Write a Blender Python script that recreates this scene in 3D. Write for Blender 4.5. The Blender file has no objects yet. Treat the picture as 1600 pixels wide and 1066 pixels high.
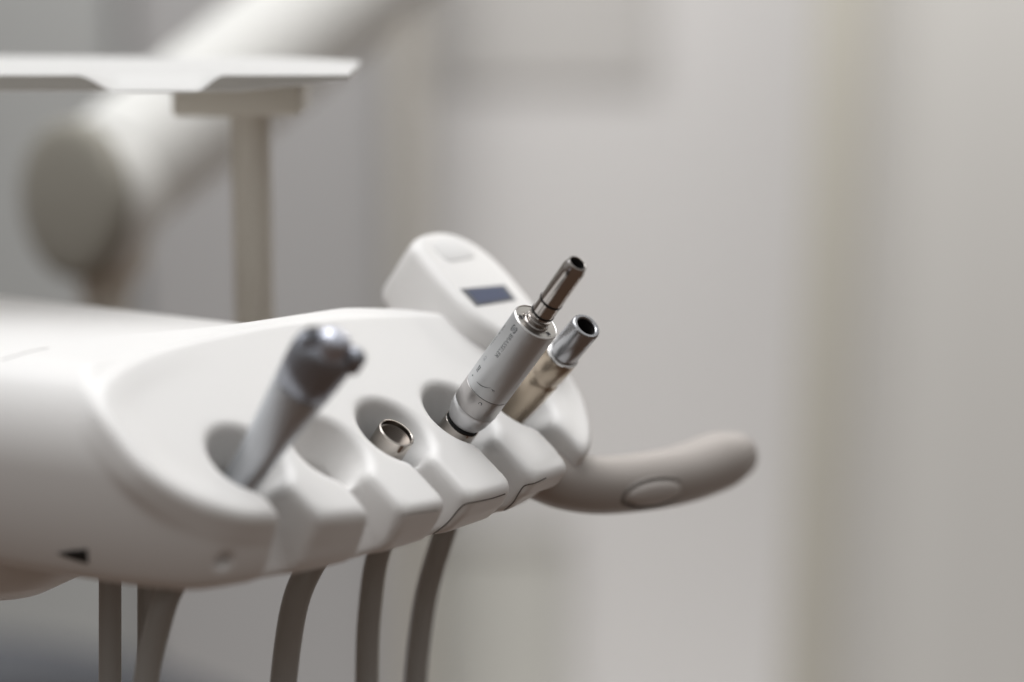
import bpy, bmesh, math, random
import numpy as np
from mathutils import Vector, Matrix

random.seed(4)
SC = bpy.context.scene
COL = SC.collection

# ------------------------------------------------------------------ camera
PITCH = math.radians(10)
LENS = 85.0
FPX = LENS / 36 * 1600
cam_d = bpy.data.cameras.new('camera')
cam = bpy.data.objects.new('camera', cam_d)
COL.objects.link(cam)
cam.location = (0, 0, 0)
cam.rotation_euler = (math.pi / 2 - PITCH, 0, 0)
cam_d.lens = LENS
cam_d.sensor_width = 36
cam_d.clip_start = 0.05
cam_d.clip_end = 60
cam_d.dof.use_dof = True
cam_d.dof.focus_distance = 0.985
cam_d.dof.aperture_fstop = 2.3
SC.camera = cam

# ------------------------------------------------------------------ world
world = bpy.data.worlds.new('World')
SC.world = world
world.use_nodes = True
nt = world.node_tree
nt.nodes.clear()
wo = nt.nodes.new('ShaderNodeOutputWorld')
wb = nt.nodes.new('ShaderNodeBackground')
tc = nt.nodes.new('ShaderNodeTexCoord')
sx = nt.nodes.new('ShaderNodeSeparateXYZ')
mr = nt.nodes.new('ShaderNodeMapRange')
cr = nt.nodes.new('ShaderNodeValToRGB')
nt.links.new(tc.outputs['Generated'], sx.inputs[0])
nt.links.new(sx.outputs['Z'], mr.inputs['Value'])
mr.inputs['From Min'].default_value = -1
mr.inputs['From Max'].default_value = 1
nt.links.new(mr.outputs[0], cr.inputs[0])
nt.links.new(cr.outputs[0], wb.inputs[0])
nt.links.new(wb.outputs[0], wo.inputs[0])
els = cr.color_ramp.elements
els[0].position = 0.0; els[0].color = (0.085, 0.055, 0.039, 1)
els[1].position = 1.0; els[1].color = (0.66, 0.66, 0.66, 1)
e = els.new(0.40); e.color = (0.088, 0.061, 0.046, 1)
e = els.new(0.52); e.color = (0.115, 0.094, 0.080, 1)
e = els.new(0.66); e.color = (0.30, 0.295, 0.285, 1)
wb.inputs[1].default_value = 1.12

# ------------------------------------------------------------------ lamps
def area(name, loc, target, sx_, sy_, power, col=(1, 1, 1)):
    l = bpy.data.lights.new(name, 'AREA')
    l.shape = 'RECTANGLE'; l.size = sx_; l.size_y = sy_
    l.energy = power; l.color = col
    o = bpy.data.objects.new(name, l)
    COL.objects.link(o)
    o.location = loc
    d = Vector(target) - Vector(loc)
    o.rotation_euler = d.to_track_quat('-Z', 'Y').to_euler()
    return o
area('ceiling_lamp', (-0.40, 1.25, 1.6), (-0.16, 1.08, -0.2), 1.8, 1.5, 32.5, (1.0, 1.0, 1.0))
area('window_light', (-1.9, 1.9, 1.6), (-0.1, 1.0, -0.2), 1.2, 1.2, 7.0, (0.90, 0.95, 1.0))
area('wall_fill', (0.75, 2.65, 1.05), (0.65, 3.6, 0.25), 3.0, 0.8, 42.0, (1.0, 0.985, 0.97))  # added fill that brightens only the back wall, no real fixture
area('low_wall_fill', (0.5, 2.5, -2.3), (0.45, 3.6, -1.1), 2.8, 0.8, 15.0, (1.0, 0.99, 0.97))  # added fill from below, evens out the wall's gradient; no window there

SC.view_settings.view_transform = 'Standard'
SC.view_settings.look = 'None'
SC.view_settings.exposure = 0.0
SC.view_settings.gamma = 1.0
SC.view_settings.use_curve_mapping = False
SC.render.engine = 'CYCLES'
SC.cycles.use_denoising = True
SC.cycles.max_bounces = 8
SC.cycles.glossy_bounces = 5
SC.cycles.caustics_reflective = False
SC.cycles.caustics_refractive = False

# ------------------------------------------------------------------ frames
th = PITCH
CR = np.array([1, 0, 0.0]); CT = np.array([0, -math.cos(th), math.sin(th)]); CU = np.array([0, math.sin(th), math.cos(th)])
def ray(px, py): return CR * (px - 800) / FPX + CU * (533 - py) / FPX - CT
def at(px, py, d): return ray(px, py) * d
Nn = .489 * CR + .728 * CU + .48 * CT; Nn /= np.linalg.norm(Nn)
O = at(700, 640, 1.0)
Rr = np.cross([0, 0, 1], Nn); Rr /= np.linalg.norm(Rr)      # along the row of holders
Vv = np.cross(Rr, Nn)                                        # down the sloping face
if Vv[2] > 0: Vv = -Vv
if Rr[1] < 0: Rr = -Rr
Ff = np.array([Vv[0], Vv[1], 0]); Ff /= np.linalg.norm(Ff)   # horizontal front direction
CB = float(Vv @ Ff); SB = float(-Vv[2])                      # cos / sin of the face slope
MM = 0.001
def face(r, v, w=0): return O + (Rr * r + Vv * v + Nn * w) * MM
def body_pt(r, f, z): return O + (Rr * r + Ff * f + np.array([0, 0, 1.0]) * z) * MM

# ------------------------------------------------------------------ materials
def mat(name, col, rough=0.5, metal=0.0, bump=0.0, bscale=600, var=0.0, vscale=30, spec=None, coat=0.0, aniso=0.0):
    m = bpy.data.materials.new(name)
    m.use_nodes = True
    n = m.node_tree
    b = n.nodes['Principled BSDF']
    b.inputs['Base Color'].default_value = (*col, 1)
    b.inputs['Roughness'].default_value = rough
    b.inputs['Metallic'].default_value = metal
    if spec is not None: b.inputs['Specular IOR Level'].default_value = spec
    if coat: b.inputs['Coat Weight'].default_value = coat; b.inputs['Coat Roughness'].default_value = 0.1
    if aniso: b.inputs['Anisotropic'].default_value = aniso
    c = n.nodes.new('ShaderNodeTexCoord')
    if bump:
        t = n.nodes.new('ShaderNodeTexNoise'); t.inputs['Scale'].default_value = bscale; t.inputs['Detail'].default_value = 3
        bp = n.nodes.new('ShaderNodeBump'); bp.inputs['Strength'].default_value = bump; bp.inputs['Distance'].default_value = 0.0004
        n.links.new(c.outputs['Object'], t.inputs['Vector']); n.links.new(t.outputs['Fac'], bp.inputs['Height'])
        n.links.new(bp.outputs[0], b.inputs['Normal'])
    if var:
        t = n.nodes.new('ShaderNodeTexNoise'); t.inputs['Scale'].default_value = vscale; t.inputs['Detail'].default_value = 4
        mx = n.nodes.new('ShaderNodeMapRange')
        mx.inputs['To Min'].default_value = max(0.02, rough - var); mx.inputs['To Max'].default_value = rough + var
        n.links.new(c.outputs['Object'], t.inputs['Vector']); n.links.new(t.outputs['Fac'], mx.inputs['Value'])
        n.links.new(mx.outputs[0], b.inputs['Roughness'])
    return m
M = {}
M['white'] = mat('white_plastic', (0.80, 0.79, 0.78), 0.42, bump=0.03, bscale=900, var=0.06, vscale=40)
M['panelwhite'] = mat('panel_white_plastic', (0.82, 0.81, 0.80), 0.38, var=0.05)
M['seam'] = mat('dark_seam', (0.10, 0.085, 0.075), 0.8)
M['black'] = mat('black_recess', (0.012, 0.01, 0.01), 0.7)
M['rubber'] = mat('black_rubber', (0.008, 0.008, 0.008), 0.6, spec=0.2)
M['hose'] = mat('taupe_hose', (0.37, 0.362, 0.345), 0.40, bump=0.08, bscale=500, var=0.08)
M['handle'] = mat('taupe_handle', (0.43, 0.395, 0.37), 0.42, bump=0.03, var=0.06)
M['nickel'] = mat('nickel', (0.56, 0.52, 0.48), 0.16, 1.0, bump=0.02, bscale=1500, var=0.05, vscale=200)
M['shaft'] = mat('polished_dark_steel', (0.50, 0.47, 0.45), 0.13, 1.0, bump=0.02, bscale=900, var=0.05, vscale=150)
M['satin'] = mat('satin_titanium', (0.60, 0.61, 0.62), 0.45, 0.8, bump=0.05, bscale=2500, var=0.05, vscale=120)
M['satin_dark'] = mat('satin_titanium_ring', (0.45, 0.435, 0.43), 0.32, 0.85, bump=0.04, bscale=2500, var=0.06, vscale=150)
M['satin_light'] = mat('pearl_nickel', (0.60, 0.60, 0.61), 0.36, 0.7, bump=0.03, bscale=2000, var=0.05)
M['topface'] = mat('brushed_face', (0.40, 0.385, 0.365), 0.34, 1.0, bump=0.05, bscale=2500)
M['thread'] = mat('dark_thread', (0.20, 0.175, 0.155), 0.28, 1.0)  # darker metal than the rest of the nut
M['edge'] = mat('bright_edge', (0.66, 0.65, 0.64), 0.2, 1.0)
M['chrome'] = mat('chrome', (0.46, 0.465, 0.485), 0.27, 1.0, var=0.05, vscale=100)
M['gold'] = mat('champagne_metal', (0.48, 0.405, 0.32), 0.30, 0.9, bump=0.06, bscale=250, var=0.1, vscale=90)
M['steel'] = mat('syringe_steel', (0.55, 0.57, 0.60), 0.38, 0.8, bump=0.03, var=0.06, vscale=120)
M['ink'] = mat('engraved_ink', (0.035, 0.045, 0.05), 0.6)
M['ink_light'] = mat('engraved_grey', (0.22, 0.24, 0.26), 0.6)
M['screen'] = mat('blue_grey_screen', (0.075, 0.09, 0.15), 0.5, spec=0.2)
M['head_steel'] = mat('syringe_head_steel', (0.34, 0.355, 0.40), 0.33, 0.85, var=0.08, vscale=150)
M['nozzle'] = mat('nozzle_steel', (0.58, 0.60, 0.68), 0.32, 0.85, var=0.06, vscale=150)
M['bezel'] = mat('screen_bezel', (0.10, 0.105, 0.12), 0.4)
M['keypad'] = mat('keypad_film', (0.77, 0.765, 0.76), 0.5)
M['groove'] = mat('handle_groove', (0.20, 0.18, 0.165), 0.6)
M['button'] = mat('button_rubber', (0.50, 0.465, 0.44), 0.4)
M['cream'] = mat('cream_metal', (0.62, 0.585, 0.51), 0.45, var=0.05)
M['post'] = mat('post_metal', (0.60, 0.565, 0.50), 0.45, var=0.05)
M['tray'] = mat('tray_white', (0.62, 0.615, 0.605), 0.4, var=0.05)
M['trayedge'] = mat('tray_front_beige', (0.40, 0.385, 0.355), 0.6)  # darker beige-grey for the tray's front-facing faces
M['armwhite'] = mat('arm_white', (0.68, 0.675, 0.65), 0.65)
M['armcap'] = mat('arm_cap_shaded', (0.31, 0.295, 0.255), 0.85)  # cap's shadow side put into this darker brown-grey
M['wall'] = mat('wall_paint', (0.71, 0.70, 0.695), 0.9, bump=0.1, bscale=30)

# ------------------------------------------------------------------ helpers
def link(name, me, m, parent=None, smooth=True, sharp=None):
    o = bpy.data.objects.new(name, me)
    COL.objects.link(o)
    if m: me.materials.append(m)
    if smooth:
        me.polygons.foreach_set('use_smooth', [True] * len(me.polygons))
        if sharp: me.set_sharp_from_angle(angle=math.radians(sharp))
    if parent is not None: o.parent = parent
    me.update()
    return o
def tag(o, label, cat, group=None, kind=None):
    if label: o['label'] = label
    if cat: o['category'] = cat
    if group: o['group'] = group
    if kind: o['kind'] = kind
    return o
def empty(name, mw, label, cat, group=None):
    o = bpy.data.objects.new(name, None)
    COL.objects.link(o)
    o.empty_display_size = 0.02
    o.matrix_world = mw
    return tag(o, label, cat, group)
def mesh(verts, faces):
    me = bpy.data.meshes.new('m'); me.from_pydata([tuple(v) for v in verts], [], faces); me.update(); return me
def frame(p, a, xh=None):
    a = np.array(a, float); a /= np.linalg.norm(a)
    x = CT - a * (CT @ a) if xh is None else np.array(xh) - a * (np.array(xh) @ a)
    x /= np.linalg.norm(x); y = np.cross(a, x)
    m = Matrix(((x[0], y[0], a[0], p[0]), (x[1], y[1], a[1], p[1]), (x[2], y[2], a[2], p[2]), (0, 0, 0, 1)))
    return m
def lathe(prof, seg=96, rx=1.0, ry=1.0):
    """prof: (z, r) in mm; open ends are closed when r = 0"""
    v = []; f = []
    for z, r in prof:
        for k in range(seg):
            a = 2 * math.pi * k / seg
            v.append((r * rx * math.cos(a) * MM, r * ry * math.sin(a) * MM, z * MM))
    for i in range(len(prof) - 1):
        for k in range(seg):
            k2 = (k + 1) % seg
            f.append((i * seg + k, i * seg + k2, (i + 1) * seg + k2, (i + 1) * seg + k))
    return mesh(v, f)
def catmull(pts, n=12, closed=False):
    P = np.array(pts, float); out = []
    N = len(P); rng = range(N if closed else N - 1)
    for i in rng:
        if closed: p0, p1, p2, p3 = P[(i - 1) % N], P[i], P[(i + 1) % N], P[(i + 2) % N]
        else: p0, p1, p2, p3 = P[max(i - 1, 0)], P[i], P[i + 1], P[min(i + 2, N - 1)]
        for k in range(n):
            t = k / n
            out.append(0.5 * ((2 * p1) + (-p0 + p2) * t + (2 * p0 - 5 * p1 + 4 * p2 - p3) * t * t + (-p0 + 3 * p1 - 3 * p2 + p3) * t ** 3))
    if not closed: out.append(P[-1])
    return np.array(out)
def tube(pts, radii, seg=32, n=10, cap=True, flat=1.0, up=(0, 0, 1)):
    """smooth tube in metres; radii per control point in mm; rounded ends"""
    Q = catmull([list(p) + [r] for p, r in zip(pts, radii)], n)
    C = Q[:, :3]; Rd = Q[:, 3] * MM
    v = []; f = []; rings = []
    prev = None
    T = np.gradient(C, axis=0); T /= np.linalg.norm(T, axis=1)[:, None]
    up = np.array(up, float)
    def ring(c, t, r):
        s = np.cross(t, up); s /= np.linalg.norm(s); u = np.cross(s, t)
        rings.append(len(v))
        for k in range(seg):
            a = 2 * math.pi * k / seg
            v.append(c + s * r * math.cos(a) * flat + u * r * math.sin(a))
    if cap:
        for k in range(8, 0, -1):
            a = math.pi / 2 * k / 8
            ring(C[0] - T[0] * Rd[0] * math.sin(a), T[0], max(Rd[0] * math.cos(a), 1e-5))
    for i in range(len(C)): ring(C[i], T[i], Rd[i])
    if cap:
        for k in range(1, 9):
            a = math.pi / 2 * k / 8
            ring(C[-1] + T[-1] * Rd[-1] * math.sin(a), T[-1], max(Rd[-1] * math.cos(a), 1e-5))
    for i in range(len(rings) - 1):
        for k in range(seg):
            k2 = (k + 1) % seg
            f.append((rings[i] + k, rings[i] + k2, rings[i + 1] + k2, rings[i + 1] + k))
    return mesh(v, f)
def box_mesh(x0, x1, y0, y1, z0, z1, bev=0.0, seg=3):
    bm = bmesh.new()
    bmesh.ops.create_cube(bm, size=1)
    for v in bm.verts:
        v.co = Vector(((x0 + x1) / 2 + v.co.x * (x1 - x0), (y0 + y1) / 2 + v.co.y * (y1 - y0), (z0 + z1) / 2 + v.co.z * (z1 - z0)))
    if bev: bmesh.ops.bevel(bm, geom=bm.edges[:], offset=bev, segments=seg, profile=0.5, affect='EDGES')
    me = bpy.data.meshes.new('m'); bm.to_mesh(me); bm.free(); return me
def prism(poly, z0, z1, bev=0.0, seg=4):
    """poly in metres in local xy, extruded z0..z1 with a rounded top and bottom edge"""
    bm = bmesh.new()
    vs = [bm.verts.new((x, y, z0)) for x, y in poly]
    f = bm.faces.new(vs)
    r = bmesh.ops.extrude_face_region(bm, geom=[f])
    for g in r['geom']:
        if isinstance(g, bmesh.types.BMVert): g.co.z = z1
    bmesh.ops.recalc_face_normals(bm, faces=bm.faces[:])
    if bev:
        ed = [e for e in bm.edges if abs(e.verts[0].co.z - e.verts[1].co.z) < 1e-9]
        bmesh.ops.bevel(bm, geom=ed, offset=bev, segments=seg, profile=0.5, affect='EDGES')
    me = bpy.data.meshes.new('m'); bm.to_mesh(me); bm.free(); return me

# ------------------------------------------------------------------ signed-distance modelling of the moulded housing
def poly_sdf(P, X, Y):
    d = np.full(X.shape, 1e9); s = np.ones(X.shape)
    N = len(P); j = N - 1
    for i in range(N):
        ex, ey = P[j][0] - P[i][0], P[j][1] - P[i][1]
        wx, wy = X - P[i][0], Y - P[i][1]
        t = np.clip((wx * ex + wy * ey) / (ex * ex + ey * ey), 0, 1)
        bx, by = wx - ex * t, wy - ey * t
        d = np.minimum(d, bx * bx + by * by)
        c1 = Y >= P[i][1]; c2 = Y < P[j][1]; c3 = ex * wy > ey * wx
        flip = (c1 & c2 & c3) | (~c1 & ~c2 & ~c3)
        s = np.where(flip, -s, s); j = i
    return s * np.sqrt(d)
class Table2:
    def __init__(self, P, x0, x1, y0, y1, h=1.0):
        self.x0, self.y0, self.h = x0, y0, h
        xs = np.arange(x0, x1 + h, h); ys = np.arange(y0, y1 + h, h)
        X, Y = np.meshgrid(xs, ys, indexing='ij')
        self.T = poly_sdf(P, X, Y)
    def __call__(self, X, Y):
        u = np.clip((X - self.x0) / self.h, 0, self.T.shape[0] - 1.001); v = np.clip((Y - self.y0) / self.h, 0, self.T.shape[1] - 1.001)
        i = u.astype(int); j = v.astype(int); a = u - i; b = v - j; T = self.T
        return (T[i, j] * (1 - a) * (1 - b) + T[i + 1, j] * a * (1 - b) + T[i, j + 1] * (1 - a) * b + T[i + 1, j + 1] * a * b)
def smin(a, b, k):
    h = np.maximum(k - np.abs(a - b), 0) / k
    return np.minimum(a, b) - h * h * k * 0.25
def smax(a, b, k): return -smin(-a, -b, k)

FACE = [(-170, -24), (-167, -42), (-155, -54), (-133, -61), (-105, -64), (-60, -64.5), (-22, -62), (15, -57), (53, -49), (78, -38),
        (93, -20), (92, 3), (81, 22), (65, 37), (50, 42), (35, 45), (12, 45), (-10, 45.5), (-30, 44.5), (-50, 43), (-71, 40.5), (-88, 36),
        (-114, 32), (-130, 26.5), (-146, 21.5), (-162, 8), (-170, -8)]
HULL = [(-163, 1), (-150, 12), (-120, 22), (-95, 28.5), (-60, 32.5), (-22, 34), (10, 33), (35, 29), (58, 21), (76, 6), (87, -12), (80, -34),
        (48, -60), (18, -82), (15, -125), (12, -200), (6, -300), (0, -400), (-30, -440), (-140, -440), (-178, -400), (-185, -300), (-186, -180), (-182, -110), (-177, -60), (-171, -22)]
RECESS = [(-150, -112), (-128, -100), (-98, -92), (-60, -76), (-20, -68), (20, -62), (90, -56), (130, -120), (130, -520), (-160, -520), (-166, -400), (-166, -180), (-160, -130)]
HOLES = [(-121, -3), (-79, 3), (-38.5, 3.0), (4.5, 3.5), (47, 4.5)]
CHW = [7.0, 7.6, 6.0, 6.0, 6.0]
tF = Table2(catmull(FACE, 8, True), -200, 120, -100, 90)
tH = Table2(catmull(HULL, 8, True), -220, 130, -470, 80)
tR = Table2(catmull(RECESS, 8, True), -220, 130, -470, 80)
def sdf(R, F, Z):
    V = F * CB - Z * SB; W = F * SB + Z * CB
    # hull
    zt = np.clip(Z, 0, 41.9) / 42.0; zb = np.clip(-Z, 0, 44.9) / 45.0
    inset = 42 * (1 - np.sqrt(1 - zt ** 2)) + 15 * (1 - np.sqrt(1 - zb ** 2))
    tHv = tH(R, F)
    h = tHv + inset
    h = smax(h, Z - 37.0, 8); h = smax(h, -44 - Z, 7)
    rec = smax(tR(R, F), 25 - Z, 4)
    h = smax(h, -rec, 9)
    h = smax(h, W + 2.0, 3)
    # the sloping face plate with its raised rim
    tf = tF(R, V)
    T = 13.0; r = 4.2
    dish = 1.6 / (1 + np.exp((tf + 11) / 2.4)) * np.clip((-95 - R) / 45, 0, 1)
    tc_ = tf
    for (hr, hv), cw in zip(HOLES, CHW):
        tc_ = smax(tc_, -np.maximum(np.abs(R - hr) - cw, hv + 12 - V), 6)
    q1 = tc_ + r; q2 = np.abs(W + T / 2) - T / 2 + r + np.where(W > -T / 2, dish, 0)
    p = np.sqrt(np.maximum(q1, 0) ** 2 + np.maximum(q2, 0) ** 2) + np.minimum(np.maximum(q1, q2), 0) - r
    d = smin(h, p, 5)
    # holders: a flared hole and a slot open to the front
    cut = None
    for (hr, hv), cw in zip(HOLES, CHW):
        rad = 16.9 + np.clip(W, -16, 2) * 0.41
        g = (np.sqrt((R - hr) ** 2 + ((V - hv) * 0.97) ** 2) - rad) * 0.94
        ch = np.maximum(np.abs(R - hr) - cw, hv - V)
        ch = smax(ch, -(Z + 43.5 - 3.6 * np.clip(-tHv - 15, -2, 8)) * 0.3, 4)
        g = smin(g, ch, 3.0)
        cut = g if cut is None else np.minimum(cut, g)
    d = smax(d, -cut, 3.4)
    # shallow screw dimple in the underside lip
    dm = np.sqrt((R + 146.5) ** 2 + ((F - 6)) ** 2 + ((Z + 30)) ** 2) - 3.0
    d = smax(d, -dm, 3.5)
    return d
def surface_nets(fn, lo, hi, h):
    ax = [np.arange(l, u + h, h) for l, u in zip(lo, hi)]
    G = np.empty([len(a) for a in ax], np.float32)
    for i, x in enumerate(ax[0]):
        Y, Z = np.meshgrid(ax[1], ax[2], indexing='ij')
        G[i] = fn(np.full(Y.shape, x), Y, Z)
    S = G < 0
    nx, ny, nz = [s - 1 for s in G.shape]
    cnt = np.zeros((nx, ny, nz), np.uint8)
    for a in (0, 1):
        for b in (0, 1):
            for c in (0, 1): cnt += S[a:nx + a, b:ny + b, c:nz + c]
    act = (cnt > 0) & (cnt < 8)
    idx = np.full(act.shape, -1, np.int64); cells = np.argwhere(act); idx[act] = np.arange(len(cells))
    acc = np.zeros((len(cells), 3)); w = np.zeros(len(cells))
    corners = [(a, b, c) for a in (0, 1) for b in (0, 1) for c in (0, 1)]
    for p in corners:
        for k in range(3):
            if p[k]: continue
            q = list(p); q[k] = 1
            A = G[cells[:, 0] + p[0], cells[:, 1] + p[1], cells[:, 2] + p[2]]; B = G[cells[:, 0] + q[0], cells[:, 1] + q[1], cells[:, 2] + q[2]]
            m = (A < 0) != (B < 0)
            t = np.where(m, A / np.where(m, A - B, 1), 0)
            pos = np.tile(np.array(p, float), (len(cells), 1)); pos[:, k] += t
            acc[m] += pos[m]; w[m] += 1
    V = (cells + acc / w[:, None]) * h + np.array(lo)
    quads = []
    for k in range(3):
        a, b = [(1, 2), (2, 0), (0, 1)][k]
        sl0 = [slice(1, -1)] * 3; sl1 = [slice(1, -1)] * 3
        sl0[k] = slice(0, -1); sl1[k] = slice(1, None)
        A = S[tuple(sl0)]; B = S[tuple(sl1)]
        E = np.argwhere(A != B); off = np.ones(3, int); off[k] = 0; E = E + off
        ins = S[E[:, 0], E[:, 1], E[:, 2]]
        def cell(da, db):
            c = E.copy(); c[:, a] -= da; c[:, b] -= db
            return idx[c[:, 0], c[:, 1], c[:, 2]]
        q = np.stack([cell(1, 1), cell(0, 1), cell(0, 0), cell(1, 0)], 1)
        q[~ins] = q[~ins][:, ::-1]
        quads.append(q)
    Q = np.concatenate(quads); Q = Q[(Q >= 0).all(1)]
    for _ in range(3):
        d = fn(V[:, 0], V[:, 1], V[:, 2]); e = 0.25; g = np.empty_like(V)
        for k in range(3):
            P = V.copy(); P[:, k] += e; P2 = V.copy(); P2[:, k] -= e
            g[:, k] = (fn(P[:, 0], P[:, 1], P[:, 2]) - fn(P2[:, 0], P2[:, 1], P2[:, 2])) / (2 * e)
        st = d / np.maximum((g ** 2).sum(1), 0.25)
        st = np.clip(st, -0.5 * h, 0.5 * h)
        V = V - g * st[:, None]
    return V, Q
def to_world(V):
    return O + (V[:, :1] * Rr + V[:, 1:2] * Ff + V[:, 2:] * np.array([[0, 0, 1.0]])) * MM
def sd_world(p):
    q = (np.asarray(p) - O) / MM
    return float(sdf(np.array([q @ Rr]), np.array([q @ Ff]), np.array([q[2]]))[0])
def hit(px, py, lift=0.0):
    """the point of the housing's surface seen at a pixel, used to trace its moulded seams"""
    d = ray(px, py); n = np.linalg.norm(d); t = 0.7
    for _ in range(400):
        s = sd_world(d * t) * MM - lift
        if s < 2e-5: break
        t += max(s * 0.6, 2e-5) / n
        if t > 1.6: return None
    return d * t
def grad(p):
    e = 0.0004
    g = np.array([sd_world(p + np.eye(3)[k] * e) - sd_world(p - np.eye(3)[k] * e) for k in range(3)])
    return g / np.linalg.norm(g)

# ------------------------------------------------------------------ room behind (large surfaces)
def wbox(name, x0, x1, y0, y1, z0, z1, m, bev=0.004, parent=None):
    o = link(name, box_mesh(x0, x1, y0, y1, z0, z1, bev), m, parent, True, 40)
    return o
YW = 3.6
wall = wbox('wall', -4.5, 4.5, YW, YW + 0.1, -2.6, 2.4, M['wall'])
wall['kind'] = 'structure'
def X(px, y, py=533):
    """world x at pixel px for a surface at distance y"""
    d = ray(px, py); return d[0] * y / d[1]
def Z(py, y):
    d = ray(800, py); return d[2] * y / d[1]
M['cab'] = mat('cabinet_laminate', (0.62, 0.61, 0.595), 0.6)
M['cab_low'] = mat('base_cabinet_laminate', (0.53, 0.525, 0.49), 0.6)
M['pillar'] = mat('pillar_paint', (0.42, 0.40, 0.36), 0.7)
M['panel_left'] = mat('shaded_partition', (0.36, 0.355, 0.355), 0.7)  # grey holds the shade on the left stretch of wall
M['door'] = mat('door_leaf', (0.33, 0.335, 0.33), 0.7)
M['curtain'] = mat('curtain_fabric', (0.64, 0.63, 0.605), 0.9)
M['hem'] = mat('curtain_edge', (0.585, 0.565, 0.50), 0.9)
M['counter'] = mat('counter_white', (0.55, 0.54, 0.52), 0.4)
M['cushion'] = mat('dark_blue_cushion', (0.05, 0.053, 0.062), 0.6)

y = 3.4
p = empty('partition_screen', Matrix.Translation((X(350, y), y, -2.5)), 'partition greyed as in shade with a beige edge post behind the tray', 'partition')
def local(o, par): o.parent = par; o.matrix_parent_inverse = par.matrix_basis.inverted(); return o
local(wbox('panel', X(215, y), X(612, y), y, y + .05, -2.5, 2.2, M['panel_left']), p)
local(wbox('edge_post', X(612, y) + .002, X(668, y), y - .03, y + .05, -2.5, 2.2, M['pillar'], .01), p)
p = empty('door', Matrix.Translation((X(0, y), y, -2.5)), 'darker grey door leaf at the far left behind the arm', 'door')
local(wbox('door_leaf', X(-300, y), X(195, y), y, y + .045, -2.5, 2.2, M['door']), p)
y = 3.55
o = wbox('wall_cabinet', X(690, 3.588), X(1022, 3.588), 3.588, YW - .002, Z(135, 3.57), 2.0, M['cab'], .01)
tag(o, 'beige grey wall cabinet hanging high on the back wall', 'cabinet')
p = empty('base_cabinet', Matrix.Translation((X(790, y), y, -2.5)), 'low beige cabinet with pale countertop against the back wall', 'cabinet')
local(wbox('carcass', X(560, y), X(885, y), y, YW - .002, -2.5, Z(850, y), M['cab_low'], .01), p)
local(wbox('countertop', X(560, y), X(888, y), y - .012, YW - .003, Z(850, y) + .002, Z(806, y), M['counter'], .012), p)

# curtain at the right: vertical folds, a beige bound edge
def curtain(x0, x1, y, z0, z1, nx=260, nz=30):
    v = []; f = []
    for s in (0, 1):
        for j in range(nz + 1):
            for i in range(nx + 1):
                u = i / nx; zz = z0 + (z1 - z0) * j / nz
                x = x0 + (x1 - x0) * u + 0.028 * (zz - z0)
                dy = 0.25 * 0.025 * math.sin(u * 44 + 0.3 * math.sin(zz * 2)) + 0.016 * math.sin(u * 17 + 1) + 0.004 * math.sin(u * 71 + zz)
                v.append((x, y + dy + s * 0.004, zz))
    n = (nx + 1) * (nz + 1)
    for j in range(nz):
        for i in range(nx):
            a = j * (nx + 1) + i
            f.append((a, a + 1, a + nx + 2, a + nx + 1)); f.append((n + a + 1, n + a, n + a + nx + 1, n + a + nx + 2))
    for i in range(nx):
        f.append((i + 1, i, n + i, n + i + 1)); b = nz * (nx + 1) + i; f.append((b, b + 1, n + b + 1, n + b))
    for j in range(nz):
        a = j * (nx + 1); f.append((a, a + nx + 1, n + a + nx + 1, n + a)); a += nx; f.append((a + nx + 1, a, n + a, n + a + nx + 1))
    return mesh(v, f)
y = 2.9
c0 = X(1225, y) - 0.0
p = empty('curtain', Matrix.Translation((c0, y, -1.6)), 'pale folded curtain hanging down the right side of the room', 'curtain')
o = link('cloth', curtain(c0 + .05, c0 + 1.6, y, -1.6, 1.6), M['curtain']); local(o, p)
sl = []
for s in (0, 1):
    for zz, ox in ((-1.6, 0), (1.6, 3.2 * .028)):
        sl.append(ox)
bm = box_mesh(c0 - .012, c0 + .052, y - .012, y + .012, -1.6, 1.6, .008)
for v in bm.vertices: v.co.x += 0.028 * (v.co.z + 1.6)
o = link('bound_edge', bm, M['hem'], None, True, 50); local(o, p)

# treatment chair's dark cushion far below left
cu = link('chair_cushion', tube([at(-260, 1150, 2.3), at(-60, 1108, 2.3), at(150, 1112, 2.35), at(330, 1148, 2.4)], [60, 70, 60, 45], 40, 12), M['cushion'])
tag(cu, 'dark blue treatment chair cushion, out of focus at the lower left', 'chair cushion')

# ------------------------------------------------------------------ lamp arm far behind
am = empty('lamp_arm', Matrix.Translation(at(160, 320, 1.544)), 'thick white jointed arm with oval end cap coloured as in shade behind the tray', 'support arm')
def wp(o, par): return local(o, par)
a0, a1 = at(170, 282, 1.553), at(640, -92, 1.897)
wp(link('arm_tube', tube([a0, a0 * .9 + a1 * .1, a0 * .7 + a1 * .3, a1, a1 * 1.3 - a0 * .3], [41.5, 42.8, 44.1, 46.3, 47.6], 64, 16, cap=False), M['armwhite']), am)
capax = np.array(CT) * 0.74 + np.array([-0.66, 0, 0.0]) + np.array([0, 0, -0.10])
cmx = frame(at(113, 313, 1.500), capax) @ Matrix.Scale(0.9088, 4)
el = link('elbow', lathe([(-62, 0.01), (-61, 20), (-54, 34), (-42, 44), (-26, 50), (-8, 53.5), (-7.5, 50)], 96), M['armwhite'], None, True, 40)
el.matrix_world = cmx; wp(el, am)
cp = link('end_cap', lathe([(-8, 40), (-7.6, 54.5), (0, 55), (3, 54), (5.5, 51), (7, 45), (8.5, 25), (9, 0.01)], 96), M['armcap'], None, True, 60)
cp.matrix_world = cmx; wp(cp, am)
wp(link('knuckle', tube([at(172, 400, 1.535), at(166, 450, 1.535), at(163, 560, 1.535), at(163, 680, 1.535)], [25.6, 16.8, 12.8, 12.4], 40, 8, up=(0, 1, 0)), M['post']), am)

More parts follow.
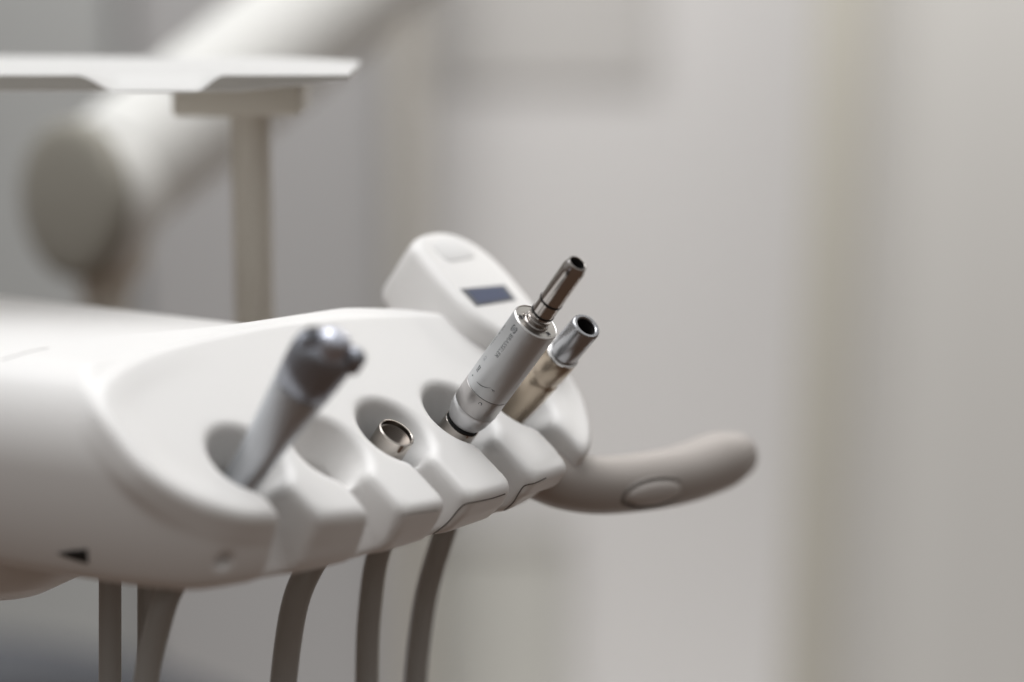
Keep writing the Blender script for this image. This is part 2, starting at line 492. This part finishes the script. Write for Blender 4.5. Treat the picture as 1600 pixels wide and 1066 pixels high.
# ------------------------------------------------------------------ instrument tray on its post
p = empty('instrument_tray', Matrix.Translation(at(200, 130, 1.12)), 'flat white instrument tray with scooped front edge, raised above the unit', 'tray')
def tray_mesh():
    xs = np.linspace(-0.36, 0.082, 180); v = []; f = []
    zt = at(0, 115, 1.07)[2]; T = 0.0082
    y0 = at(0, 115, 1.07)[1]
    def px_x(px): return at(px, 115, 1.07)[0]
    a, b, c, d = px_x(118), px_x(186), px_x(300), px_x(352)
    L0, L1 = px_x(-420), px_x(546)
    xs = np.linspace(L0, L1, 260)
    rows = 16
    sec = []
    for x in xs:
        if x < a or x > d: s = 0
        elif b <= x <= c: s = 1
        else:
            t = (x - a) / (b - a) if x < b else (d - x) / (d - c); s = t * t * (3 - 2 * t)
        end = max(0, (x - (L1 - 0.05)) / 0.05)
        drop = T * s * 0.93
        th_ = T * (1 - 0.62 * end)
        ro = 0.018 * s
        yb = y0 + 0.145 - 0.05 * max(0, (x - (L1 - 0.45)) / 0.45) - 0.02 * end ** 2; y0_ = y0; 
        pts = [(y0 + .001, zt - th_), (y0, zt - th_ + .0006), (y0, zt - drop - .0009 if th_ > drop else zt - th_ + .001), (y0 + .0009, zt - drop)]
        for k in range(1, 7):
            t = k / 6; pts.append((y0 + .001 + .03 * t, zt - drop * (1 - t * t * (3 - 2 * t))))
        pts += [(yb - .006, zt), (yb - .002, zt + .0012), (yb, zt), (yb, zt - th_)]
        sec.append([(x, yy, zz) for yy, zz in pts])
    n = len(sec[0])
    for s in sec: v += s
    for i in range(len(sec) - 1):
        for k in range(n):
            k2 = (k + 1) % n; f.append((i * n + k, (i + 1) * n + k, (i + 1) * n + k2, i * n + k2))
    f.append(tuple(range(n))); f.append(tuple(range((len(sec) - 1) * n, len(sec) * n))[::-1])
    return mesh(v, f)
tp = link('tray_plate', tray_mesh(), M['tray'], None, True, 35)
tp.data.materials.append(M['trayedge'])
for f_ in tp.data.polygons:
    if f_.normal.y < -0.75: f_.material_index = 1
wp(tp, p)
ztb = at(0, 115, 1.07)[2] - .0086
yb_ = at(0, 115, 1.07)[1] + .06
wp(wbox('bracket', X(268, yb_, 175), X(470, yb_, 175), yb_, yb_ + .05, ztb - .0155, ztb, M['cream'], .0025), p)
wp(link('post', tube([np.array([X(395, yb_ + .03, 300), yb_ + .025, ztb - .016 - k]) for k in (0, .04, .08, .11, .14)], [9.6] * 5, 40, 6, cap=False, up=(0, 1, 0)), M['post']), p)

# ------------------------------------------------------------------ the delivery unit
unit = empty('dental_delivery_unit', Matrix.Translation(body_pt(-50, -100, -44)), 'white moulded dental delivery unit with five scalloped instrument holders', 'dental unit')
Vn, Qn = surface_nets(sdf, (-196, -446, -52), (102, 52, 46), 1.3)
me = bpy.data.meshes.new('housing')
Wn = to_world(Vn)
me.from_pydata(Wn.tolist(), [], Qn.tolist()); me.update()
hs = link('housing', me, M['white']); wp(hs, unit)
def surface_line(name, pix, r=0.26, m='seam'):
    pts = []
    cs = catmull([list(q) for q in pix], 6)
    for q in cs:
        h_ = hit(q[0], q[1])
        if h_ is not None: pts.append(h_)
    o = link(name, tube(pts, [r] * len(pts), 8, 2, cap=False, up=(0.3, 0.2, 0.9)), M[m])
    o.parent = hs; o.matrix_parent_inverse = hs.matrix_world.inverted(); return o
bpy.context.view_layer.update()
surface_line('seam', [(789, 772), (768, 779), (745, 784), (727, 788), (716, 797), (703, 813), (690, 825), (668, 840), (645, 851), (622, 858)])
surface_line('seam', [(853, 747), (836, 755), (820, 759), (811, 770), (802, 785), (790, 796), (775, 806)])
surface_line('seam', [(2, 563), (25, 556), (50, 549), (75, 544)], .16)
surface_line('seam', [(626, 806), (645, 802), (665, 800), (684, 797)], .14)

# vent opening in the lower side
def patch(name, pix, m, lift=0.0004, par=None):
    P = [hit(*q) for q in pix]; n = grad(P[0]); v = [q + n * lift for q in P] + [q - n * 0.002 for q in P]
    k = len(P); f = [tuple(range(k)), tuple(range(2 * k - 1, k - 1, -1))] + [(i, (i + 1) % k, k + (i + 1) % k, k + i) for i in range(k)]
    me = mesh(v, f)
    bm = bmesh.new(); bm.from_mesh(me); bmesh.ops.recalc_face_normals(bm, faces=bm.faces[:]); bm.to_mesh(me); bm.free()
    o = link(name, me, M[m], None, False); o.parent = par or hs; return o
patch('vent_slot', [(90, 864), (112, 860), (137, 858), (138, 880), (122, 876), (104, 870)], 'black')
hub = link('mount_hub', lathe([(-30, 0.01), (-28, 20), (-20, 36), (-8, 44), (6, 47), (16, 48), (16, 0.01)], 80), M['white'])
hub.matrix_world = Matrix.Translation(body_pt(-118, -142, -44)); wp(hub, unit)

# control panel pod at the far right corner
cpm = frame(face(76, -62, -9), Nn, xh=Rr)
ctl = bpy.data.objects.new('control_panel', None); 
def rounded_rect_poly(x0, x1, y0, y1, r, n=8):
    out = []
    for cx, cy, a0 in ((x1 - r[0], y1 - r[0], 0), (x0 + r[1], y1 - r[1], 90), (x0 + r[2], y0 + r[2], 180), (x1 - r[3], y0 + r[3], 270)):
        rr = r[[0, 90, 180, 270].index(a0)]
        for k in range(n + 1):
            a = math.radians(a0 + 90 * k / n); out.append((cx + rr * math.cos(a), cy + rr * math.sin(a)))
    return out
# local x = row direction, local y = up the slope
ctl_poly = catmull([(-.024, .012), (-.021, .021), (-.010, .0265), (.006, .0262), (.017, .019), (.0225, .006), (.022, -.012), (.0175, -.034), (.0125, -.052), (.007, -.0595),
    (-.003, -.060), (-.011, -.055), (-.020, -.041), (-.027, -.026), (-.027, -.008)], 6, True)
ctl_me = prism([tuple(q) for q in ctl_poly[::-1]], -0.014, 0.0205, 0.0055, 6)
ctl = link('control_panel', ctl_me, M['panelwhite'], None, True, 60)
ctl.matrix_world = cpm; wp(ctl, unit)
bpy.context.view_layer.update()
def add_screen():
    P = []
    inv = np.array(cpm.inverted())
    for q in [(719, 452), (788, 446), (806, 469), (744, 479)]:
        d = ray(*q); s = None
        # intersect with local plane z = 0.0207
        n = Nn; p0 = np.array(cpm.translation) + n * 0.0205
        s = (p0 @ n) / (d @ n); w = np.append(d * s, 1); P.append((inv @ w)[:3])
    me = prism([(a[0], a[1]) for a in P][::-1], 0.0195, 0.0208, 0)
    o = link('screen', me, M['bezel'], None, False); o.parent = ctl
    c = np.mean(P, axis=0)
    me = prism([(c[0] + (a[0] - c[0]) * .80, c[1] + (a[1] - c[1]) * .76) for a in P][::-1], 0.0200, 0.0210, 0)
    o2 = link('display', me, M['screen'], None, False); o2.parent = o
    me = prism(rounded_rect_poly(-.012, .010, .006, .0195, [.004] * 4), 0.0195, 0.0209, 0.0003, 2)
    o = link('keypad', me, M['keypad'], None, True, 40); o.parent = ctl
add_screen()

# handle
hp = [at(838, 738, 1.035), at(885, 752, 1.045), at(950, 758, 1.06), at(1050, 745, 1.085), at(1120, 722, 1.11), at(1146, 713, 1.12)]
hd = link('handle', tube(hp, [11.5, 12.5, 12.8, 13.2, 13.5, 11.2], 64, 14), M['handle']); wp(hd, unit)
bx = (at(1050, 745, 1.085) - at(950, 758, 1.06)); bx = bx / np.linalg.norm(bx)
bn = CT * 0.95 - CU * 0.28; bn = bn - bx * (bn @ bx); bn = bn / np.linalg.norm(bn)
bc = at(991, 753.5, 1.071) + bn * 0.0112
rg = link('button_ring', lathe([(-4, 0.01), (-4, 15.5), (1.6, 15.2), (2.2, 14.6), (2.4, 13.6), (1.6, 13), (1.0, 0.01)], 64, 1.32, 0.50), M['groove'], None, True, 50)
rg.matrix_world = frame(bc, bn, bx); rg.parent = hd; rg.matrix_parent_inverse = hd.matrix_world.inverted()
bt = link('button', lathe([(-3, 0.01), (-3, 13), (1.6, 12.8), (2.8, 11.8), (3.8, 9.4), (4.5, 5.5), (4.7, 0.01)], 64, 1.32, 0.47), M['button'])
bt.matrix_world = frame(bc, bn, bx); bt.parent = hd; bt.matrix_parent_inverse = hd.matrix_world.inverted()

# ------------------------------------------------------------------ instruments
def top_on_ray(P, px, py, L):
    d = ray(px, py); n = np.linalg.norm(d); u = d / n
    b = u @ P; disc = b * b - (P @ P - L * L)
    if disc < 0: return u * b
    return u * (b - math.sqrt(disc))
def surf_pt(Mx, px, py, rad):
    """pixel to (height, angle) on an instrument's cylinder, in mm and radians"""
    inv = np.array(Mx.inverted()); o = inv[:3, 3]; d = inv[:3, :3] @ ray(px, py)
    a = d[0] ** 2 + d[1] ** 2; b = 2 * (o[0] * d[0] + o[1] * d[1]); c = o[0] ** 2 + o[1] ** 2 - (rad * MM) ** 2
    disc = b * b - 4 * a * c; s = (-b - math.sqrt(max(disc, 0))) / (2 * a)
    p = o + d * s; return p[2] / MM, math.atan2(p[1], p[0])
def part(name, me, m, par, sharp=35, sub=None):
    o = link(name, me, M[m], None, True, sharp); o.parent = sub if sub is not None else par; return o

# --- motor handpiece (in focus)
Pm = at(725.0, 658.0, 1.0)
Tm = top_on_ray(Pm, 838, 503, 0.0585)
am_ = Tm - Pm; LM = np.linalg.norm(am_) / MM
MX = frame(Pm, am_)
mot = empty('motor_handpiece', MX, 'satin silver motor handpiece with engraved lettering, standing upright and sharply in focus', 'dental handpiece')
R0 = 9.85
z2 = LM - 48.6; z1 = LM - 38.4
part('end_cap', lathe([(0.9, 5.0), (0.6, 7.0), (0.9, 7.6), (2.0, 8.15), (4.5, 8.9), (7.5, 9.45), (z2 - .25, 9.72), (z2 - .05, 9.6), (z2 - .05, 5)]), 'satin_light', mot, 50)
part('ring', lathe([(z2, 5), (z2, 9.62), (z2 + .2, 9.76), (z1 - .25, R0), (z1 - .1, R0 - .12), (z1 - .1, 5)]), 'satin_dark', mot)
body = part('body', lathe([(z1 + .1, 5), (z1 + .1, R0 - .12), (z1 + .25, R0), (LM - .45, R0), (LM - .45, 8)]), 'satin', mot)
part('rim', lathe([(LM - .448, R0 - .002), (LM - .3, R0 + .01), (LM - .05, R0 - .2), (LM + .03, R0 - .45), (LM - .1, R0 - .62), (LM - .25, R0 - .7)]), 'edge', mot)
part('top_face', lathe([(LM - .26, R0 - .68), (LM - .24, R0 - .9), (LM - .24, 3)]), 'topface', mot)
part('gap_seal', lathe([(-1.1, 4), (-1.1, 7.25), (-.8, 7.55), (.5, 7.4), (.9, 6.8), (.9, 4)]), 'rubber', mot)
part('gap_seal', lathe([(z1 - .12, 8), (z1 - .12, R0 - .14), (z1 + .12, R0 - .14), (z1 + .12, 8)]), 'rubber', mot)
# shaft on its own slight frame
tipW = top_on_ray(Tm, 903, 411, 0.0345)
sh = part('shaft', lathe([(-.3, 5.4), (.55, 5.4), (.8, 5.1), (.85, 4.0), (2.1, 4.0), (2.2, 4.95), (2.9, 5.0), (3.1, 4.8), (3.15, 4.35), (3.5, 4.35), (3.6, 4.75), (5.2, 4.8),
    (5.25, 4.3), (6.2, 4.3), (6.25, 4.8), (12.2, 4.82), (12.25, 4.3), (13.0, 4.3), (13.05, 4.82), (30.6, 4.82), (31.2, 4.76), (33.2, 4.22), (34.1, 4.05), (34.4, 3.85), (34.45, 3.5), (34.2, 3.3), (29, 3.25), (29, .01)]), 'shaft', mot)
SMX = frame(Tm, tipW - Tm)
sh.matrix_world = SMX; sh.parent = None
bpy.context.view_layer.update()
def reparent(o, par, mw):
    o.parent = par; o.matrix_parent_inverse = Matrix.Identity(4); o.matrix_basis = par_world(par).inverted() @ mw
def par_world(p):
    m = p.matrix_basis.copy()
    q = p
    while q.parent is not None:
        m = q.parent.matrix_basis @ q.matrix_parent_inverse @ m if False else (par_world(q.parent) @ q.matrix_parent_inverse @ q.matrix_basis); break
    return m
reparent(sh, mot, SMX)
for zz in (5.72, 12.62):
    part('o_ring', lathe([(zz - .65, 4.2), (zz - .6, 4.82), (zz - .3, 5.02), (zz + .3, 5.02), (zz + .6, 4.82), (zz + .65, 4.2)]), 'rubber', None, 60, sh)
part('bore', lathe([(28.9, .01), (28.95, 3.2), (33.9, 3.28)]), 'black', None, 60, sh)
# notch and painted dark reflection beside the tip and index line near the foot
def cyl_patch(t0, t1, a0, a1, rad, thick=.12, n=6):
    v = []; f = []
    for s in (0, 1):
        for i in range(2):
            for k in range(n + 1):
                a = a0 + (a1 - a0) * k / n; r = (rad + (thick if s == 0 else -.3)) * MM
                v.append((r * math.cos(a), r * math.sin(a), (t0, t1)[i] * MM))
    m_ = n + 1
    for k in range(n):
        f.append((k, k + 1, m_ + k + 1, m_ + k)); f.append((2 * m_ + k + 1, 2 * m_ + k, 3 * m_ + k, 3 * m_ + k + 1))
        f.append((k + 1, k, 2 * m_ + k, 2 * m_ + k + 1)); f.append((m_ + k, m_ + k + 1, 3 * m_ + k + 1, 3 * m_ + k))
    f.append((0, m_, 3 * m_, 2 * m_)); f.append((n, 2 * m_ + n, 3 * m_ + n, m_ + n))
    return mesh(v, f)
t_, a_ = surf_pt(SMX, 825, 492, 4.9)
part('index_line', cyl_patch(t_ - 1.3, t_ + 1.3, a_ - .05, a_ + .05, 4.95, .05), 'black', None, 30, sh)
part('index_key', box_mesh(-.0006, .0005, -.0009, .0009, 0, .0009, .0001, 1), 'nickel', None, 40, sh).matrix_basis = Matrix.Rotation(a_ - .25, 4, 'Z') @ Matrix.Translation((.0060, 0, 0))
t_, a_ = surf_pt(SMX, 891, 420, 4.8)
part('notch_reflection', cyl_patch(29.6, 31.6, a_ - .16, a_ + .16, 4.80, .02), 'black', None, 30, sh)  # one black patch for the notch and the dark reflection at it
def disc_at(px, py, rad, m, name):
    inv = np.array(MX.inverted()); o_ = inv[:3, 3]; d = inv[:3, :3] @ ray(px, py); zt = (LM - .22) * MM
    s = (zt - o_[2]) / d[2]; q = o_ + d * s
    ob = part(name, lathe([(0, .01), (.02, rad * .98), (.03, rad)], 32), m, mot); ob.matrix_basis = Matrix.Translation((q[0], q[1], q[2])); return ob
def pin(px, py):
    disc_at(px, py, 1.15, 'black', 'pin_hole')
    ob = disc_at(px, py, 1.0, 'edge', 'pin_collar')
    ob.data = lathe([(0, 1.1), (.12, 1.15), (.16, 1.3), (.0, 1.45)], 32); ob.data.materials.append(M['edge'])
pin(813.5, 495.5); pin(856.5, 522)

# engraving wrapped round the body
def text_mesh(s, size):
    c = bpy.data.curves.new('t', 'FONT'); c.body = s; c.size = size; c.resolution_u = 3; c.space_character = 1.04
    o = bpy.data.objects.new('t', c); COL.objects.link(o)
    dg = bpy.context.evaluated_depsgraph_get(); me = bpy.data.meshes.new_from_object(o.evaluated_get(dg))
    bpy.data.objects.remove(o); bpy.data.curves.remove(c); return me
def wrap(me, t0, a0, rad, sx=1.0, name='lettering', m='ink', lift=.035):
    """text x runs down the body, text y runs round it"""
    xs = [v.co.x for v in me.vertices]; ys = [v.co.y for v in me.vertices]
    cy = (min(ys) + max(ys)) / 2
    for v in me.vertices:
        t = t0 - (v.co.x - min(xs)) * sx; a = a0 + SGN * (v.co.y - cy) / rad; r = (rad + lift) * MM
        v.co = (r * math.cos(a), r * math.sin(a), t * MM)
    me.update()
    ob = link(name, me, M[m], None, False); ob.parent = body; return ob
tA, aA = surf_pt(MX, 800, 560, R0); tB, aB = surf_pt(MX, 806, 564, R0)
SGN = 1 if aB > aA else -1
t_, a_ = surf_pt(MX, 799.5, 523, R0)
w_ = text_mesh('BRASSELER', 2.75); W_ = max(v.co.x for v in w_.vertices) - min(v.co.x for v in w_.vertices)
tE, aE = surf_pt(MX, 775, 558.5, R0)
wrap(w_, t_, (a_ + aE) / 2, R0, (t_ - tE) / W_)
tl, al = surf_pt(MX, 803, 514.5, R0)
def outline(shape, hole, name, t, a, m='ink', lift=.035):
    v = []; f = []; n = len(shape)
    for q in shape + hole:
        aa = a + SGN * q[1] / R0; r = (R0 + lift) * MM; v.append((r * math.cos(aa), r * math.sin(aa), (t - q[0]) * MM))
    f = [(i, (i + 1) % n, n + (i + 1) % n, n + i) for i in range(n)]
    ob = link(name, mesh(v, f), M[m], None, False); ob.parent = body; return ob
oct_ = lambda r, sq: [(r * x, r * y_) for x, y_ in ((1, sq), (sq, 1), (-sq, 1), (-1, sq), (-1, -sq), (-sq, -1), (sq, -1), (1, -sq))]
outline(oct_(1.5, .72), oct_(1.08, .72), 'emblem', tl, al)
outline(oct_(.7, .6), oct_(.25, .6), 'emblem', tl, al, 'ink_light')
t_, a_ = surf_pt(MX, 789, 509, R0)
w_ = text_mesh('NLX nano', 2.2); W_ = max(v.co.x for v in w_.vertices) - min(v.co.x for v in w_.vertices)
wrap(w_, t_ , a_ + .0, R0, 11.5 / W_)
w_ = text_mesh('CE', 2.0); t_, a_ = surf_pt(MX, 760, 557, R0); wrap(w_, t_, a_, R0, 1, m='ink_light')
t_, a_ = surf_pt(MX, 748.5, 575, R0)
outline([(-1, -.9), (1, -.6), (1, .6), (-1, .9)], [(-.7, -.5), (.7, -.35), (.7, .35), (-.7, .5)], 'bin_symbol', t_, a_)
outline([(-1, -.9), (-.8, -.9), (1, .6), (.8, .7)], [(-1, -.8), (-.8, -.7), (.9, .7), (.7, .6)], 'bin_symbol', t_, a_)
outline([(1.4, -.8), (1.8, -.8), (1.8, .8), (1.4, .8)], [(1.55, -.1), (1.65, -.1), (1.65, .1), (1.55, .1)], 'bin_symbol', t_, a_)
t_, a_ = surf_pt(MX, 738.5, 586.5, R0)
outline([(.38 * math.cos(k), .38 * math.sin(k)) for k in np.linspace(0, 6.28, 13)[:-1]], [(.02 * math.cos(k), .02 * math.sin(k)) for k in np.linspace(0, 6.28, 13)[:-1]], 'dot', t_, a_)
def stroke(pix, w, name, par=None, rad=R0):
    P = catmull([list(q) for q in pix], 8); top = []; v = []
    L = []
    for i, q in enumerate(P):
        t, a = surf_pt(MX, q[0], q[1], rad)
        ww = w * (0.35 + 0.65 * math.sin(math.pi * min(1, (i + 1) / len(P)))); r = (rad + .035) * MM
        v.append((r * math.cos(a), r * math.sin(a), (t - ww) * MM)); v.append((r * math.cos(a), r * math.sin(a), (t + ww) * MM))
    f = [(2 * i, 2 * i + 1, 2 * i + 3, 2 * i + 2) for i in range(len(P) - 1)]
    ob = link(name, mesh(v, f), M['ink'], None, False); ob.parent = par or body; return ob
stroke([(744.8, 596.5), (751, 602), (759, 605.5), (767.5, 606.5)], .17, 'lock_line')
w_ = text_mesh('F', 2.3); t_, a_ = surf_pt(MX, 770.5, 609.5, R0); wrap(w_, t_, a_, R0, 1)
w_ = text_mesh('C', 2.3); t_, a_ = surf_pt(MX, 752, 629, R0); wrap(w_, t_, a_, R0, 1)
w_ = text_mesh('.', 4); t_, a_ = surf_pt(MX, 752.5, 630.5, R0); wrap(w_, t_, a_, R0, 1)

# --- hoses with their nickel coupling nuts
def hose(P, A, pix, r, label, nut=True, nut_open=False, rn=7.8, start=-14, grp='instrument hoses hanging under the unit', straight=70):
    A = np.array(A) / np.linalg.norm(A)
    mx = frame(P, A)
    h = empty('instrument_hose', mx, label, 'hose', grp)
    if nut:
        if nut_open:
            pr = [(-24, 5.5), (-24, rn - 1), (-22, rn), (-.5, rn), (-.18, rn - .12), (0, rn - .45), (0, rn - .75), (-.25, rn - .95), (-1.9, rn - 1.0), (-2.1, rn - 1.5)]
            z = -2.1
            for k in range(9):
                pr += [(z - .35, rn - 1.15), (z - .75, rn - 1.6)]; z -= .8
            pr += [(z - .5, rn - 1.7), (z - 6, rn - 1.7), (z - 6, .01)]
            inner = pr[7:]; pr = pr[:8]
            ib = link('thread', lathe(inner), M['thread'], None, True, 32)
        else:
            pr = [(-24, 5.5), (-24, rn - 1), (-22, rn), (-1.25, rn), (-1.1, rn - .1), (-1.08, 5), (-1.08, 3)]
        nb = link('coupling_nut', lathe(pr), M['nickel'], None, True, 32); nb.parent = h
        if nut_open: ib.parent = nb
    pts = [P + A * start * MM, P + A * (start - 20) * MM, P + A * (start - 45) * MM, P + A * (-straight) * MM] + [at(*q) for q in pix]
    inv = np.array(mx.inverted())
    pts = [(inv @ np.append(q, 1))[:3] for q in pts]
    me = tube(pts, [r] * len(pts), 40, 10, up=(0.2, 1, 0.1))
    o = link('tube', me, M['hose'], None); o.parent = h
    return h
Pc = face(-38.8, 4.3, 0.2)
hose(Pc, Nn, [(462, 940, 1.0), (443, 1066, 1.01), (436, 1200, 1.01), (434, 1500, 1.0)], 5.7, 'taupe hose with an empty threaded nickel collar standing in the middle holder', nut_open=True)
hose(Pm, am_, [(592, 862, 1.035), (577, 960, 1.04), (573, 1066, 1.045), (573, 1200, 1.045), (573, 1500, 1.045)], 5.1, 'taupe hose with nickel nut feeding the lettered motor handpiece', straight=52)
Pe = face(46.5, 6, -2)
Te = top_on_ray(Pe, 917, 509, .0560)
hose(Pe, Te - Pe, [(690, 845, 1.062), (664, 940, 1.07), (649, 1066, 1.075), (645, 1200, 1.075), (645, 1500, 1.075)], 5.2, 'taupe hose under the gold coupling, rightmost below the unit', nut=False, start=-2, straight=48)
Pa = face(-122, 0, -4)
Ta = top_on_ray(Pa, 517, 535, .0660)
hose(Pa, Ta - Pa, [(252, 960, .93), (228, 1066, .935), (222, 1200, .935), (222, 1500, .935)], 5.0, 'taupe hose curving down from the syringe, front of the left pair', nut=False, start=-2, straight=62)
def supply(px, d, r, label, w0=850):
    pts = [at(px, w0, d), at(px, 930, d), at(px, 1066, d), at(px, 1300, d), at(px, 1500, d)]
    mx = Matrix.Translation(Vector(at(px, 1500, d)))
    o = link('supply_hose', tube([q - at(px, 1500, d) for q in pts], [r] * 5, 36, 6, up=(0, 1, 0)), M['hose']); o.matrix_world = mx
    tag(o, label, 'hose', 'supply hoses hanging straight down')
supply(172, .985, 4.6, 'straight vertical taupe hose, leftmost under the unit', 880)
supply(231, 1.0, 4.4, 'straight vertical taupe hose partly hidden behind the syringe hose', 880)

# --- turbine coupling (gold body, chrome nose)
ex = frame(Pe, Te - Pe); LE = np.linalg.norm(Te - Pe) / MM
tb = empty('turbine_coupling', ex, 'champagne gold coupling with open chrome nose behind the motor handpiece', 'dental handpiece')
part('body', lathe([(-18, .01), (-18, 5.8), (-2, 6.6), (8, 7.2), (18, 7.35), (LE - 36, 7.45), (LE - 35.2, 7.05), (LE - 32.5, 7.05), (LE - 31.7, 7.5), (LE - 21.5, 7.45), (LE - 20.4, 7.2), (LE - 20.2, 5)]), 'gold', tb)
part('collar', lathe([(LE - 20.4, 6.6), (LE - 20.2, 7.35), (LE - 19.4, 7.4), (LE - 19.0, 6.7), (LE - 18.9, 5)]), 'edge', tb)
part('nose', lathe([(LE - 19.2, 5), (LE - 19.2, 6.45), (LE - 18.8, 6.6), (LE - 1, 6.45), (LE - .3, 6.2), (LE, 5.8), (LE, 4.7), (LE - .5, 4.3), (LE - 14, 4.2), (LE - 14, .01)]), 'chrome', tb)
part('bore', lathe([(LE - 13.9, .01), (LE - 13.8, 4.15), (LE - 1.2, 4.24)]), 'black', tb)

# --- three-way syringe body without its tip
axm = frame(Pa, Ta - Pa); LA = np.linalg.norm(Ta - Pa) / MM
sy = empty('air_water_syringe', axm, 'blurred steel air and water syringe with two push buttons in the nearest holder', 'dental syringe')
SYP = [(-20, .01), (-20, 5.5), (-4, 6.8), (8, 7.4), (22, 8.7), (34, 9.9), (52, 11.6), (58, 12.0), (LA - 3.5, 11.5), (LA - .8, 9.8), (LA, 7.5), (LA + .3, .01)]
part('body', lathe(SYP[:6] + [(43.5, 10.7), (43.7, 10.3), (43.8, 6)], 96, .92, 1.0), 'steel', sy, 40)
part('head', lathe([(43.9, 6), (43.9, 10.5), (44.2, 10.9)] + SYP[6:], 96, .92, 1.0), 'head_steel', sy, 60)
fx = -1 if surf_pt(axm, 530, 560, 9)[1] > 0 else 1
iv = np.array(axm.inverted())
def loc_of(px, py, d): return (iv @ np.append(at(px, py, d), 1))[:3]
dA = float(-(Ta @ CT))
b1 = loc_of(491, 530, dA - .004); b2 = loc_of(554, 558, dA + .001); b0 = loc_of(524, 533, dA - .004)
def knob(c, r, h, m, name, dx=0):
    o = part(name, lathe([(-h, .01), (-h, r), (0, r), (r * .35, r * .92), (r * .7, r * .6), (r * .85, .01)], 48), m, sy, 60)
    o.matrix_basis = Matrix.Translation(Vector(c)); return o
knob(b1, 4.2, 6, 'head_steel', 'air_button'); knob(b2, 4.4, 5, 'head_steel', 'water_button')
kd = part('button_mark', lathe([(-2, .01), (0, 2.0), (.9, 2.0), (1.1, .01)], 32), 'black', sy); kd.matrix_basis = Matrix.Translation(Vector(loc_of(487, 519, dA - .0085)))
nz = part('nozzle_nut', lathe([(-8, .01), (-8, 6.6), (0.5, 6.3), (2.0, 5.6), (3.2, 4.2), (3.8, 2.3), (3.9, .01)], 48), 'nozzle', sy, 60)
nz.matrix_basis = Matrix.Translation(Vector(b0))
